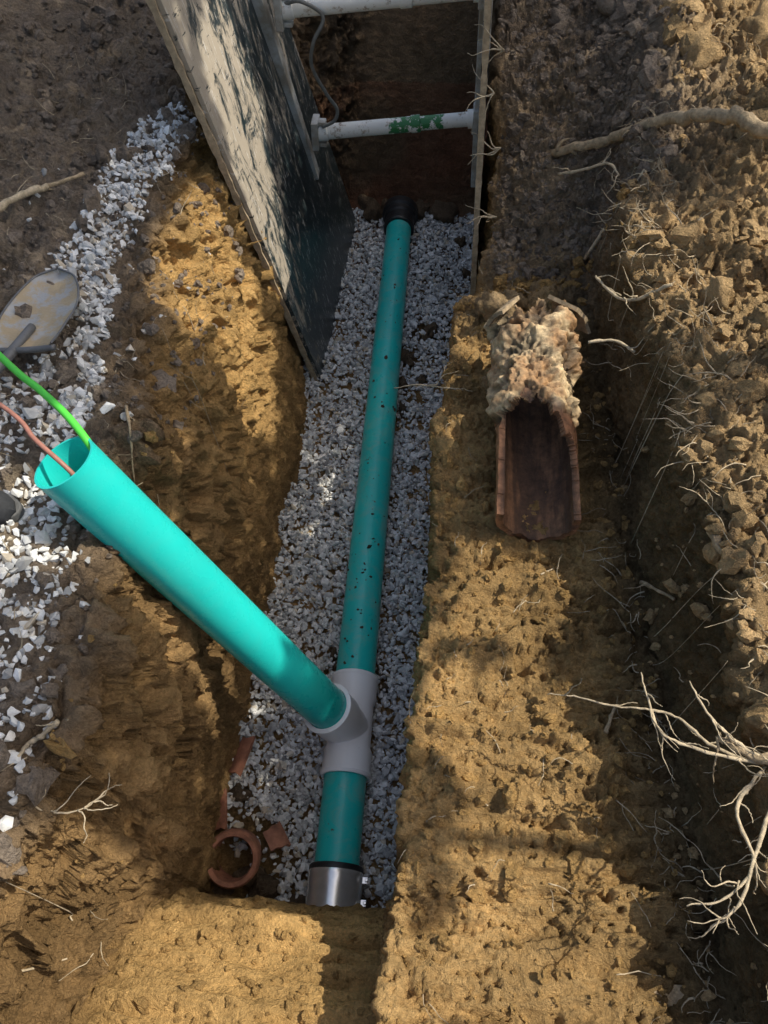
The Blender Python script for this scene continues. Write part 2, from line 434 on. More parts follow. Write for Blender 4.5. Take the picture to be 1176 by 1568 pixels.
# ---------------------------------------------------------------- scatter
def rand_rot(n):
    q=rng.normal(size=(n,4));q/=np.linalg.norm(q,axis=1,keepdims=True)
    w_,x,y,z=q.T
    return np.stack([np.stack([1-2*(y*y+z*z),2*(x*y-z*w_),2*(x*z+y*w_)],1),np.stack([2*(x*y+z*w_),1-2*(x*x+z*z),2*(y*z-x*w_)],1),np.stack([2*(x*z-y*w_),2*(y*z+x*w_),1-2*(x*x+y*y)],1)],1)
def hull(seed,n=13):
    r=np.random.default_rng(seed);pts=r.normal(size=(n,3));pts/=np.linalg.norm(pts,axis=1,keepdims=True);pts*=r.uniform(.75,1.1,(n,1))
    pts*=np.array([1.0,r.uniform(.65,.95),r.uniform(.5,.8)])
    bm=bmesh.new()
    for q in pts: bm.verts.new(q)
    bmesh.ops.convex_hull(bm,input=bm.verts)
    lo=[v for v in bm.verts if not v.link_faces];bmesh.ops.delete(bm,geom=lo,context='VERTS')
    bmesh.ops.triangulate(bm,faces=bm.faces);bm.verts.index_update()
    v=np.array([v.co[:] for v in bm.verts]);f=np.array([[w.index for w in a.verts] for a in bm.faces]);bm.free();return v,f
def blob(seed,sub_=2,amp=.35,g=.6):
    bm=bmesh.new();bmesh.ops.create_icosphere(bm,subdivisions=sub_,radius=1);bm.verts.index_update()
    v=np.array([v.co[:] for v in bm.verts]);f=np.array([[w.index for w in a.verts] for a in bm.faces]);bm.free()
    v=v*(1+amp*fbm(v*1.6+seed*5,3,seed,g)[:,None]*1.8);v*=np.array([1,.85,.7]);return v,f
ROCKS=[hull(s) for s in range(14)]
BLOB=[blob(s,2,.55,.7) for s in range(10)];BLOB3=[blob(s+20,3,.5,.55) for s in range(5)]
def scatter(name,bases,pos,size,m,smooth=False,colr=None,parent=None,stretch=.3):
    n=len(pos);R=rand_rot(n);which=rng.integers(0,len(bases),n);VV=[];FF=[];CC=[];off=0
    for b,(bv,bf) in enumerate(bases):
        idx=np.where(which==b)[0]
        if len(idx)==0: continue
        sc=size[idx][:,None,None]*(1+stretch*rng.uniform(-1,1,(len(idx),1,3)))
        v=np.einsum('nij,nkj->nki',R[idx],bv[None]*sc)+pos[idx][:,None]
        f=bf[None]+(np.arange(len(idx))*len(bv))[:,None,None]+off
        VV.append(v.reshape(-1,3));FF.append(f.reshape(-1,3));off+=len(idx)*len(bv)
        if colr is not None: CC.append(np.repeat(colr[idx],len(bv),0))
    return np_mesh(name,np.concatenate(VV),np.concatenate(FF),m,smooth,np.concatenate(CC) if colr is not None else None,parent)
def inpoly(x,y,poly):
    c_=np.zeros(len(x),bool);n=len(poly);j=n-1
    for i in range(n):
        xi,yi=poly[i];xj,yj=poly[j]
        k=((yi>y)!=(yj>y))&(x<(xj-xi)*(y-yi)/(yj-yi+1e-12)+xi);c_^=k;j=i
    return c_
n=21000
y=rng.uniform(.33,4.6,n)
xl=np.interp(y,[.3,1,2.2,3,4.6],[-.66,-.65,-.63,-.66,-.58]);xr=np.interp(y,[.3,1,2.4,2.6,3,4.6],[.04,.09,.15,.24,.3,.34])
x=xl+(xr-xl)*rng.uniform(0,1,n)
z=.018+.03*fbm(np.stack([x*4,y*4,0*x],1),3,70)+rng.uniform(-.01,.022,n)
side=np.maximum(np.clip((xl+.12-x)/.12,0,1),np.clip((x-xr+.1)/.1,0,1));z+=side*.03
pp=np.stack([x,y,z],1)
sz=rng.lognormal(math.log(.0135),.30,n).clip(.006,.027)
keep=~((np.hypot(x+.6,y-.45)<.20)&(rng.uniform(size=n)<.75))&~((y<.5)&(x<-.45)&(rng.uniform(size=n)<.8))
for (bx,by,br_) in [(-.1,3.1,.07),(.0,3.33,.08),(-.05,2.85,.06),(-.12,2.6,.04)]:
    keep&=~((np.hypot(x-bx,y-by)<br_)&(rng.uniform(size=n)<.7))
scatter('gravel',ROCKS,pp[keep],sz[keep],M_grav)
def polyscatter(poly,n,dens_noise=True):
    poly=np.array(poly);lo=poly.min(0);hi=poly.max(0)
    x=rng.uniform(lo[0],hi[0],n*3);y=rng.uniform(lo[1],hi[1],n*3);k=inpoly(x+.05*fbm(np.stack([x*8,y*8,0*x],1),3,4),y,poly)
    if dens_noise: k&=(fbm(np.stack([x*6,y*6,0*x],1),3,44)+rng.uniform(-.35,.45,len(x))>0)
    return x[k][:n],y[k][:n]
strip=[(-1.06,3.15),(-1.2,2.9),(-1.23,2.46),(-1.22,1.9),(-1.04,1.72),(-1.05,2.3),(-1.0,2.6),(-.98,3.0)]
strip2=[(-1.1,1.85),(-.98,1.65),(-.93,1.38),(-.9,1.05),(-.83,.92),(-.81,.66),(-1.05,.55),(-1.2,.75),(-1.3,1.2),(-1.15,1.5)]
strip3=[(-.78,.6),(-.72,.5),(-.78,.28),(-.95,.3),(-1.0,.6)]
strip4=[(-1.12,2.1),(-1.0,1.95),(-.95,1.65),(-.90,1.35),(-1.0,1.25),(-1.04,1.6)]
gx=[];gy=[];
for pl,n,dn in [(strip,1400,False),(strip2,1100,True),(strip3,90,True),(strip4,550,False)]:
    a,b=polyscatter(pl,n,dn);gx.append(a);gy.append(b)
gx.append(rng.uniform(-1.4,-.75,130));gy.append(rng.uniform(.1,2.6,130))
x=np.concatenate(gx);y=np.concatenate(gy)
z=np.array([drop(a,b) for a,b in zip(x,y)])
ok=z>1.15
pos=np.stack([x,y,z+rng.uniform(-.003,.008,len(x))],1)[ok]
scatter('gravel',ROCKS,pos,rng.lognormal(math.log(.0130),.35,len(pos)).clip(.005,.026),M_grav)

def clods(xr_,yr_,n,mu,sg,mx,zmin=-1,filt=None):
    x=rng.uniform(*xr_,n);y=rng.uniform(*yr_,n)
    if filt is not None: k=filt(x,y);x=x[k];y=y[k]
    z=np.array([drop(a,b) for a,b in zip(x,y)]);s=rng.lognormal(math.log(mu),sg,len(x)).clip(.003,mx)
    k=z>zmin;pos=np.stack([x,y,z+s*.15],1)[k]
    return pos,s[k]
p1,s1=clods((.72,2.2),(-.1,4.2),9000,.010,.70,.055,1.1,filt=lambda x,y:fbm(np.stack([x*4,y*4,0*x],1),3,33)+rng.uniform(-.3,.5,len(x))>0)
p2,s2=clods((.0,.76),(-.1,3.3),2600,.0050,.70,.026,.6)
p3,s3=clods((-2.0,-.72),(0,4.0),3500,.008,.65,.045,1.0)
p4,s4=clods((-.68,-.0),(-.2,.3),300,.006,.5,.02,.3)
p5,s5=clods((.28,.8),(2.5,4.2),1600,.008,.6,.035,.8)
pos=np.concatenate([p1,p2,p3,p4,p5]);s=np.concatenate([s1,s2,s3,s4,s5])
scatter('soil_clods',BLOB,pos,s,M_soil,False,soilcol(pos))
bigs=[(1.28,3.35,.11),(1.45,3.15,.13),(1.6,3.55,.15),(1.15,3.6,.09),(1.75,3.0,.10),(1.3,2.75,.07),(1.0,3.2,.07),(1.5,2.6,.08),(1.15,2.1,.06),(1.05,1.5,.06),(.95,1.0,.055),(.9,.6,.05),(.98,.2,.06),(.88,1.9,.05),(.8,3.8,.1),(.55,3.9,.07),(.80,.30,.05),(.82,.12,.06)]
pos=np.array([(a,b,drop(a,b)+c_*.05) for a,b,c_ in bigs]);s=np.array([b[2] for b in bigs])
scatter('soil_clods',BLOB3,pos,s,M_soil,True,soilcol(pos)*1.05)
tp=[(-.1,3.12,.055),(-.07,3.08,.03),(.02,3.33,.06),(-.09,2.72,.04),(-.1,2.9,.035),(.0,2.95,.03),(-.28,1.24,.03),(-.3,1.3,.03),(-.1,1.22,.025),(-.08,1.16,.02),(-.52,.42,.05),(-.6,.7,.04),(-.45,.38,.05),(-.2,.33,.05),(-.33,.33,.05),(-.09,.34,.05),(-.62,.36,.06),(-.30,4.50,.08),(-.1,4.52,.1),(.1,4.5,.1),(-.4,4.5,.09),(.2,4.2,.05),(.24,3.9,.04)]
pos=np.array([(a,b,.03) for a,b,_ in tp]);s=np.array([b[2] for b in tp])
scatter('soil_clods',BLOB3,pos,s,M_soil,True,np.tile(np.array([.18,.13,.085]),(len(tp),1)))

# ---------------------------------------------------------------- sewer line
PXc=-.20;PZc=.095;R=.08
sp=empty('sewer_pipe')
mb=MB();revolve(mb,[(0,R),(3.16,R),(3.16,R-.006),(0,R-.006)],(PXc,1.14,PZc),(0,1,0));mb.obj('run',M_green,sp,autosmooth=40)
mb=MB();revolve(mb,[(0,R),(.40,R),(.40,R-.006),(0,R-.006)],(PXc,.42,PZc),(0,1,0));mb.obj('run_lower',M_green,sp,autosmooth=40)
npz=60;yy_=np.concatenate([rng.uniform(1.2,1.8,25),rng.uniform(1.2,4.1,35)]);aa=rng.normal(0,.7,npz)
pos=np.stack([PXc+R*np.sin(aa),yy_,PZc+R*np.cos(aa)],1);scatter('mud_specks',BLOB,pos,rng.lognormal(math.log(.0048),.45,npz).clip(.002,.012),M_soil,True,np.tile(np.array([.18,.125,.08]),(npz,1)),sp)
tee=empty('pipe_tee')
mb=MB()
revolve(mb,[(0,R+.004),(0,R+.013),(.012,R+.018),(.024,R+.013),(.100,R+.012),(.115,R+.005),(.285,R+.005),(.30,R+.012),(.375,R+.013),(.387,R+.018),(.40,R+.013),(.40,R+.004),(.32,R-.002),(.08,R-.002)],(PXc,.77,PZc),(0,1,0),56)
mb.obj('through_hub',M_white,tee,autosmooth=35)
RB=Vector((-.20,.955,.095));RT=Vector((-.82,1.03,1.61));RD=(RT-RB).normalized()
mb=MB()
revolve(mb,[(.0,R+.004),(.085,R+.005),(.115,R+.013),(.195,R+.013),(.20,R+.018),(.212,R+.018),(.215,R+.012),(.215,R+.002),(.0,R-.004)],RB,RD,56)
mb.obj('branch_hub',M_white,tee,autosmooth=35)
rp=empty('riser_pipe');L=(RT-RB).length
mb=MB();revolve(mb,[(.14,R),(L,R),(L,R-.006),(.14,R-.006)],RB,RD,64);mb.obj('standpipe',M_greenr,rp,autosmooth=40)
rc=empty('rubber_coupling')
mb=MB();revolve(mb,[(0,R),(0,R+.012),(.006,R+.016),(.03,R+.016),(.03,R+.011),(.13,R+.011),(.13,R+.016),(.154,R+.016),(.16,R+.012),(.16,R)],(PXc,.305,PZc),(0,1,0),56);mb.obj('sleeve',M_rubber,rc,autosmooth=35)
mb=MB();revolve(mb,[(.014,R+.0165),(.022,R+.019),(.032,R+.0165),(.124,R+.0165),(.132,R+.019),(.140,R+.0165),(.138,R+.012),(.016,R+.012)],(PXc,.305,PZc),(0,1,0),56);mb.obj('shear_band',M_steel,rc,autosmooth=35)
mb=MB();box(mb,(PXc+.105,.35,PZc+.03),.02,.022,.02);box(mb,(PXc+.105,.42,PZc+.03),.02,.022,.02);revolve(mb,[(0,.006),(.045,.006),(.045,0),(0,0)],(PXc+.11,.35,PZc+.01),(0,0,1),10);revolve(mb,[(0,.006),(.045,.006),(.045,0),(0,0)],(PXc+.11,.42,PZc+.01),(0,0,1),10);mb.obj('clamp_screws',M_steel,rc,smooth=False,bevel=.002)
mb=MB();revolve(mb,[(0,R-.006),(.3,R-.006),(.3,R-.02),(0,R-.02)],(PXc,.13,PZc),(0,1,0),40);mb.obj('old_pipe_stub',M_clay,rc)
rc2=empty('rubber_coupling')
mb=MB();revolve(mb,[(0,R),(0,R+.014),(.01,R+.018),(.03,R+.018),(.035,R+.012),(.10,R+.012),(.11,R+.02),(.15,R+.022),(.16,R+.036),(.21,R+.036),(.21,R-.03),(.19,R-.03)],(PXc,4.22,PZc),(0,1,0),48);mb.obj('sleeve',M_rubber,rc2,autosmooth=35)
mb=MB();revolve(mb,[(.012,R+.0185),(.026,R+.0185),(.026,R+.012),(.012,R+.012)],(PXc,4.22,PZc),(0,1,0),48);mb.obj('clamp',M_rubber,rc2)
o=MB();tube(o,[(-2.4,2.3,1.80),(-1.6,1.78,1.66),(-1.08,1.345,1.625),(-.94,1.235,1.63),(-.84,1.15,1.632),(-.765,1.075,1.61),(-.735,1.045,1.52),(-.70,1.025,1.40),(-.64,1.01,1.2)],.0095,seg=12,sub=8);o.obj('green_cable',M_cg)
o=MB();tube(o,[(-2.4,1.9,1.75),(-1.5,1.45,1.64),(-1.02,1.18,1.63),(-.89,1.07,1.635),(-.80,1.01,1.60),(-.75,.99,1.48),(-.68,.98,1.25)],.006,seg=10,sub=8);o.obj('red_cable',M_cr)

# ---------------------------------------------------------------- clay pieces
cr=empty('clay_pipe_collar')
mb=MB();revolve(mb,[(-.07,.070),(.06,.070),(.068,.074),(.07,.088),(.062,.095),(.02,.096),(0,.090),(-.07,.088)],(-.565,.47,.095),(.06,-.28,.95),48);o=mb.obj('ring',M_clay,cr,autosmooth=50)
def shard(nm,c_,rad,arc,ln,rotz,tilt,m__=None,tx=0):
    V_=[];F_=[];na=10;nl=6
    for s_ in (0,.014):
        for i in range(na+1):
            for j in range(nl+1):
                a=-arc/2+arc*i/na;l=ln*(j/nl-.5)*(1+.30*(i/na-.5)+.06*math.sin(i*1.3+1))
                V_.append(((rad+s_)*math.sin(a),l,(rad+s_)*math.cos(a)-rad))
    n1_=(na+1)*(nl+1)
    for i in range(na):
        for j in range(nl):
            a=i*(nl+1)+j;F_.append((a,a+1,a+nl+2,a+nl+1));F_.append((n1_+a,n1_+a+nl+1,n1_+a+nl+2,n1_+a+1))
    for i in range(na):
        a=i*(nl+1);b=a+nl+1;F_.append((a,b,b+n1_,a+n1_));a+=nl;b+=nl;F_.append((a,a+n1_,b+n1_,b))
    for j in range(nl):
        a=j;F_.append((a,a+n1_,a+1+n1_,a+1));a=na*(nl+1)+j;F_.append((a,a+1,a+1+n1_,a+n1_))
    Mx=Matrix.Translation(c_)@Matrix.Rotation(rotz,4,'Z')@Matrix.Rotation(tilt,4,'Y')@Matrix.Rotation(tx,4,'X')
    m_=MB();m_.add([Mx@Vector(v) for v in V_],F_);m_.obj(nm,m__ or M_clay,autosmooth=35)
shard('clay_shard',(-.435,.55,.055),.09,.75,.08,.6,.35)
shard('clay_shard',(-.62,.83,.07),.09,1.2,.13,-.2,-.9)
shard('clay_shard',(-.655,.62,.075),.09,.9,.12,.2,-.8)

def crust_mat():
    m,nt,b=mat('crusted_clay')
    bf=nt.nodes.new('ShaderNodeVertexColor');bf.layer_name='Col'
    c=mix(nt,1.0,bf.outputs[0],ramp(nt,noise(nt,34,6,.75),[(.34,.5),(.66,1.35)]),'MULTIPLY')
    nt.links.new(c,b.inputs['Base Color']);b.inputs['Roughness'].default_value=.5
    bump(nt,b,noise(nt,60,6,.75),.7,.012);return m
m_cr=crust_mat()
def broken_pipe():
    A=Vector((.385,1.31,1.06));B=Vector((.40,2.17,1.13));u,v,w_=frame(B-A)
    ln=(B-A).length;na=220;nl=270
    upv=Vector((0,0,1));upv=(upv-w_*upv.dot(w_)).normalized();rt=w_.cross(upv).normalized()
    ang=np.linspace(-math.pi,math.pi,na,endpoint=False);tt=np.linspace(0,1,nl)
    Ag,T=np.meshgrid(ang,tt)
    base_=np.array(A)[None,None]+T[...,None]*ln*np.array(w_)
    dirv=np.cos(Ag)[...,None]*np.array(upv)+np.sin(Ag)[...,None]*np.array(rt)
    cr_=np.clip((T-.40)/.06,0,1)*np.clip(np.cos(Ag)*1.5+1,0,1)+.4*np.clip((T-.85)/.1,0,1)
    def surf(rad,amp,seed,crust):
        q=(base_+dirv*rad).reshape(-1,3)
        wo=worley(q*15+1.2*fbm(q*10,3,seed+2)[:,None],9);pits=np.clip(fbm(q*15,4,seed+9,.6),-1,.1)
        dd=amp*fbm(q*26,4,seed,.6)+crust.reshape(-1)*(.034-.034*wo+.038*fbm(q*5,2,seed+3,.6)+.060*pits+.007*fbm(q*50,3,seed+5,.6))
        return q+dirv.reshape(-1,3)*dd[:,None],pits-.3*np.clip(wo-.45,0,1)
    Vo,pit=surf(.130,.003,101,cr_);Vi,_=surf(.108,.0015,105,cr_*0)
    phi=Ag.ravel()
    qn=np.stack([np.sin(phi)*3,0*phi+1,np.cos(phi)*3],1)
    brk=.46+.05*fbm(qn*1.9,4,111)
    sgn=-1 if rt.x>0 else 1
    brk=brk-.22*np.clip(-sgn*phi/1.2,0,1)
    brk=np.where(np.abs(phi)>1.3,np.clip(brk-(np.abs(phi)-1.3)*5,-.01,.5),brk)
    brk+=.035*fbm(np.stack([phi*5,0*phi,0*phi],1),4,119,.65)
    endn=.012+.018*fbm(np.stack([np.cos(phi)*3,np.sin(phi)*3,0*phi],1),3,141)
    keepv=(T.ravel()>brk)&(T.ravel()>endn)
    keepv&=T.ravel()<.95+.16*fbm(np.stack([np.cos(phi)*3,np.sin(phi)*3,0*phi],1),4,131)
    K=keepv.reshape(nl,na)
    nV=nl*na;FF=[]
    Kr=np.roll(K,-1,1);Fk=K[:-1]&K[1:]&Kr[:-1]&Kr[1:]
    for j in range(nl-1):
        for i in range(na):
            if not Fk[j,i]: continue
            i2=(i+1)%na
            a,b_,c_,d_=j*na+i,j*na+i2,(j+1)*na+i2,(j+1)*na+i
            FF.append((a,b_,c_,d_));FF.append((nV+a,nV+d_,nV+c_,nV+b_))
            if j==0 or not Fk[j-1,i]: FF.append((a,nV+a,nV+b_,b_))
            if j==nl-2 or not Fk[j+1,i]: FF.append((d_,c_,nV+c_,nV+d_))
            if not Fk[j,(i-1)%na]: FF.append((a,d_,nV+d_,nV+a))
            if not Fk[j,i2]: FF.append((b_,nV+b_,nV+c_,c_))
    co=np.zeros((2*nV,3))
    nz=((fbm(Vo*13,4,121,.6)+1)/2)[:,None];nz=np.clip((nz-.38)/.24,0,1)
    crusty=np.clip(cr_.ravel()*1.2,0,1)[:,None]
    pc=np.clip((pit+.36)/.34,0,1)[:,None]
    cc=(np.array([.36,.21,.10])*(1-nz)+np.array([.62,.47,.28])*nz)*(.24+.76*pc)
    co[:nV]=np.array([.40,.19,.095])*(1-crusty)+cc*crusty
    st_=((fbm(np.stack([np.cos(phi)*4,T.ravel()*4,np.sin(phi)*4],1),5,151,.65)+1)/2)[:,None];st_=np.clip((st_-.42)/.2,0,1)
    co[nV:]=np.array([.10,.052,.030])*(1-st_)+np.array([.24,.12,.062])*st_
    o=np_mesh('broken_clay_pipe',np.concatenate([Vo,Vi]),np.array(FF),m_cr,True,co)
    o.data.set_sharp_from_angle(angle=math.radians(45))
broken_pipe()
M_cs=simple('dusty_clay',(.50,.38,.24),.85,0,30,.4,1.2,.8,.01)
shard('clay_shard',(.505,2.13,1.21),.13,.9,.15,.25,1.1,M_cs,-.5)
shard('clay_shard',(.275,2.15,1.18),.12,.8,.12,-.15,-1.0,M_cs,-.4)
cl_=[(.54,1.97,1.07,.04),(.26,1.92,1.05,.04),(.29,2.34,1.03,.055),(.36,2.44,1.0,.05),(.24,2.44,.97,.045),(.5,2.27,1.05,.05)]
pos=np.array([c_[:3] for c_ in cl_]);scatter('soil_clods',BLOB3,pos,np.array([c_[3] for c_ in cl_]),M_soil,True,np.tile(np.array([.45,.32,.18]),(len(cl_),1)))

# ---------------------------------------------------------------- shoring
def plate(nm,A,B,C_,D_,th,m1,parent):
    A,B,C_,D_=[Vector(x) for x in (A,B,C_,D_)]
    nrm=(C_-A).cross(B-A).normalized()
    V_=[A,B,D_,C_];bk=[q+nrm*th for q in V_]
    mb=MB();mb.add(V_+bk,[(0,1,2,3),(7,6,5,4),(0,4,5,1),(1,5,6,2),(2,6,7,3),(3,7,4,0)])
    return mb.obj(nm,m1,parent,smooth=False,bevel=.002),nrm
sh=empty('trench_shoring')
TOPZ=2.12
plate('panel_left',(-.565,2.92,.0),(-1.01,2.76,TOPZ),(-.51,4.42,.0),(-.97,3.95,TOPZ),.02,M_panel,sh)
def edge_strip(nm,A,B,th,wd,out,m_):
    A=Vector(A);B=Vector(B);w_=(B-A).normalized();x_=Vector(out).normalized();y_=w_.cross(x_).normalized();x_=y_.cross(w_)
    n=60;V_=[];F_=[]
    for i in range(n+1):
        c_=A.lerp(B,i/n);e=1+.25*rng.uniform(-1,1)
        for sx,sy in ((-1,-1),(1,-1),(1,1),(-1,1)):
            V_.append(c_+x_*(sx*th/2*e)+y_*(sy*wd/2))
    for i in range(n):
        for k in range(4): F_.append((4*i+k,4*i+(k+1)%4,4*i+4+(k+1)%4,4*i+4+k))
    F_.append((0,1,2,3));F_.append((4*n+3,4*n+2,4*n+1,4*n))
    mb=MB();mb.add(V_,F_);mb.obj(nm,m_,sh,smooth=False)
edge_strip('panel_left_edge',(-.577,2.911,.0),(-1.022,2.751,TOPZ),.026,.012,(1,.0,.2),M_ply)
plate('panel_right',(.265,2.90,.0),(.155,2.90,2.0),(.31,4.3,.0),(.2,4.3,2.0),-.02,M_panel,sh)
edge_strip('panel_right_edge',(.258,2.893,.0),(.148,2.893,2.0),.022,.012,(1,0,0),M_ply)
def rail(nm,A,B,side):
    A=Vector(A);B=Vector(B);w_=(B-A).normalized();x_=Vector((side,0,.2*side)).normalized();y_=w_.cross(x_).normalized();x_=y_.cross(w_).normalized()
    mb=MB();c_=(A+B)/2;l=(B-A).length
    box(mb,c_,.05,.07,l,(x_,y_,w_))
    box(mb,c_-x_*.028,.008,.15,l,(x_,y_,w_))
    for k in range(5):
        q=A+(B-A)*((k+.5)/5);box(mb,q-x_*.02,.014,.02,.02,(x_,y_,w_))
    mb.obj(nm,M_alu,sh,smooth=False,bevel=.004)
rail('rail_left',(-.655,3.86,.66),(-.93,3.62,TOPZ+.05),1)
rail('rail_right',(.235,3.84,.66),(.165,3.84,2.05),-1)
def cyl(nm,A,B,r1_,m_):
    A=Vector(A);B=Vector(B);l=(B-A).length
    mb=MB();revolve(mb,[(0,0),(0,r1_*1.15),(.05,r1_*1.15),(.055,r1_),(l*.6,r1_),(l*.6+.005,r1_*1.12),(l*.66,r1_*1.12),(l*.665,r1_*.93),(l-.03,r1_*.93),(l-.03,r1_*1.2),(l,r1_*1.2),(l,0)],A,B-A,32,False);mb.obj(nm,m_,sh,autosmooth=35)
    mb=MB();box(mb,A-Vector((.01,0,0)),.035,.11,.14);box(mb,A+Vector((.015,0,.055)),.06,.05,.02);box(mb,A+Vector((.015,0,-.055)),.06,.05,.02)
    box(mb,B+Vector((.01,0,0)),.03,.10,.12);mb.obj(nm+'_brackets',M_alu,sh,smooth=False,bevel=.004)
cyl('cylinder_lower',(-.61,3.80,.935),(.19,3.83,1.02),.037,M_strutg)
cyl('cylinder_upper',(-.72,3.72,1.53),(.16,3.74,1.62),.037,M_strut)
mb=MB();tube(mb,[(-.70,3.70,1.56),(-.62,3.66,1.585),(-.53,3.68,1.52),(-.58,3.66,1.42),(-.60,3.70,1.30),(-.545,3.74,1.16),(-.50,3.76,1.08),(-.515,3.76,1.02),(-.58,3.77,.98)],.0085,seg=10,sub=8);mb.obj('hydraulic_hose',M_hose,sh)

# ---------------------------------------------------------------- shovel
sv=empty('shovel')
def shovel():
    gz=drop(-1.12,1.7)+.02
    A=Vector((-1.135,1.49,gz+.045));tipd=Vector((-.03,.43,-.03)).normalized()
    sd=Vector((1,.07,.05)).normalized();up=sd.cross(tipd).normalized()
    nu,nv=20,26;V_=[];F_=[];L_=.40;rimL=[];rimR=[]
    for layer in (0,-.003):
        for j in range(nv+1):
            t=j/nv
            hw=.108*(1-.04*(1-t)) if t<.45 else .108*math.sqrt(max(0,1-((t-.45)/.55)**2.0))+.001
            for i in range(nu+1):
                s_=-1+2*i/nu
                h=.034*s_*s_*(1-.5*t)+.018*(2*t-1)**2
                ridge=.018*math.exp(-(s_/.16)**2)*max(0,1-t*1.6)
                V_.append(A+tipd*(L_*t)+sd*(hw*s_)+up*(h+ridge+layer))
            if layer==0: rimL.append(V_[-(nu+1)]);rimR.append(V_[-1])
    n_=(nu+1)*(nv+1)
    for j in range(nv):
        for i in range(nu):
            a=j*(nu+1)+i;F_.append((a,a+1,a+nu+2,a+nu+1));F_.append((n_+a,n_+a+nu+1,n_+a+nu+2,n_+a+1))
    m_=MB();m_.add([v+Vector((0,0,.015)) for v in V_],F_);m_.obj('blade',M_shovel,sv)
    up_=Vector((0,0,.015));rimL=[v+up_ for v in rimL];rimR=[v+up_ for v in rimR];A=A+up_
    m_=MB();tube(m_,[A+sd*-.108+up*.038,A+sd*-.05+up*.032,A+sd*.05+up*.032,A+sd*.108+up*.038],.009,seg=8)
    tube(m_,rimL[::3]+[rimL[-1]],.0035,seg=6);tube(m_,rimR[::3]+[rimR[-1]],.0035,seg=6);m_.obj('rolled_rim',M_rim,sv)
    m_=MB();S0=A+tipd*.12+up*.022;S1=A-tipd*.07+up*.035+sd*-.03;S2=Vector((-1.24,1.30,gz+.10))
    tube(m_,[S0,S1,S2],.012,.021,12,8);m_.obj('socket',M_rim,sv)
    m_=MB();tube(m_,[S2,Vector((-1.36,.95,gz+.12)),Vector((-1.56,.35,gz+.1))],.018,.018,12,8);m_.obj('handle',simple('shovel_handle_fiberglass',(.12,.18,.24),.5),sv)
shovel()
so=empty('shoe')
def shoe():
    gz=drop(-1.1,1.0)+.005;V_=[];F_=[];n_=16;mk=20
    for k in range(mk+1):
        t=k/mk;xx=-.985-.28*t
        hw=.05*math.sqrt(max(.0,1-(1-min(t/.28,1))**2.2))*(1-.22*max(0,(t-.45)/.55)) if t<1 else .03
        hh=.05+.045*min(1,t/.6)
        hh*=math.sqrt(max(.05,1-(1-min(t/.2,1))**2))
        for i in range(n_):
            a=2*math.pi*i/n_
            V_.append((xx,.99+.03*t+hw*math.cos(a),gz+.022+max(0,hh*math.sin(a)) if math.sin(a)>0 else gz+.02))
    for k in range(mk):
        for i in range(n_):
            i2=(i+1)%n_;F_.append((k*n_+i,k*n_+i2,(k+1)*n_+i2,(k+1)*n_+i))
    F_.append(tuple(mk*n_+i for i in range(n_)));F_.append(tuple(range(n_)))
    m_=MB();m_.add(V_,F_);m_.obj('upper',M_shoe,so)
    m_=MB();V_=[];n_=36
    for zz in (0,.026):
        for i in range(n_):
            a=2*math.pi*i/n_;V_.append((-1.125+.147*math.cos(a),1.0+.055*math.sin(a)*(1+.15*math.cos(a)),gz+zz))
    m_.add(V_,[tuple(range(n_))[::-1],tuple(range(n_,2*n_))]+[(i,(i+1)%n_,(i+1)%n_+n_,i+n_) for i in range(n_)]);m_.obj('sole',M_sole,so,smooth=False,bevel=.004)
shoe()

# ---------------------------------------------------------------- roots
def root(name,pts,r0,r1,m_=M_root,lift=.0,branches=3,zs=None):
    mb=MB();P_=[]
    for i,(x_,y_) in enumerate(pts):
        z_=drop(x_,y_)+r0*.5+lift
        if zs is not None: z_=max(z_-.01,zs[i])
        P_.append(Vector((x_,y_,z_)))
    tube(mb,P_,r0,r1,8,7,max(r0,r1)*.3,.22)
    for b in range(branches):
        i=rng.integers(0,len(P_)-1);s_=P_[i].lerp(P_[i+1],rng.uniform())
        d_=(P_[i+1]-P_[i]).normalized()+Vector(rng.uniform(-1,1,3))*.9;d_.normalize()
        l=rng.uniform(.04,.13);q=[s_]
        for k in range(4):
            d_=(d_+Vector(rng.uniform(-.6,.6,3))).normalized();q.append(q[-1]+d_*l/4)
        for k in range(1,5): q[k].z=max(q[k].z,drop(q[k].x,q[k].y)+.003)
        tube(mb,q,max(min(r0,r1)*.7,.0018),.0007,6,4,.001,.2)
    return mb.obj(name,m_)
root('tree_root',[(.49,3.07),(.684,2.96),(.78,2.8),(.89,2.63),(.965,2.52),(1.05,2.45),(1.25,2.45)],.016,.027,M_rootd,.008,4,zs=[1.24,1.40,1.54,1.66,1.72,1.72,1.72])
root('tree_root',[(.5,2.86),(.59,2.8),(.66,2.74),(.69,2.66)],.006,.004,M_root,.02,6,zs=[1.3,1.36,1.42,1.42])
root('tree_root',[(.58,2.18),(.61,2.1),(.67,2.02),(.76,1.96)],.004,.006,M_root,.05,7,zs=[1.33,1.34,1.36,1.4])
root('tree_root',[(.54,1.9),(.62,1.89),(.68,1.84)],.005,.004,M_root,.04,2,zs=[1.28,1.3,1.3])
root('tree_root',[(.63,2.6),(.77,2.62)],.009,.010,M_root,.02,0)
root('tree_root',[(.35,.70),(.41,.69),(.50,.66),(.57,.65),(.63,.63),(.68,.57),(.76,.53),(.9,.5)],.0012,.005,M_root,0,8,zs=[1.22,1.24,1.27,1.29,1.3,1.32,1.34,1.36])
root('tree_root',[(.53,.70),(.54,.63),(.56,.57),(.64,.54),(.76,.52)],.0015,.0045,M_root,0,7,zs=[1.38,1.38,1.37,1.36,1.36])
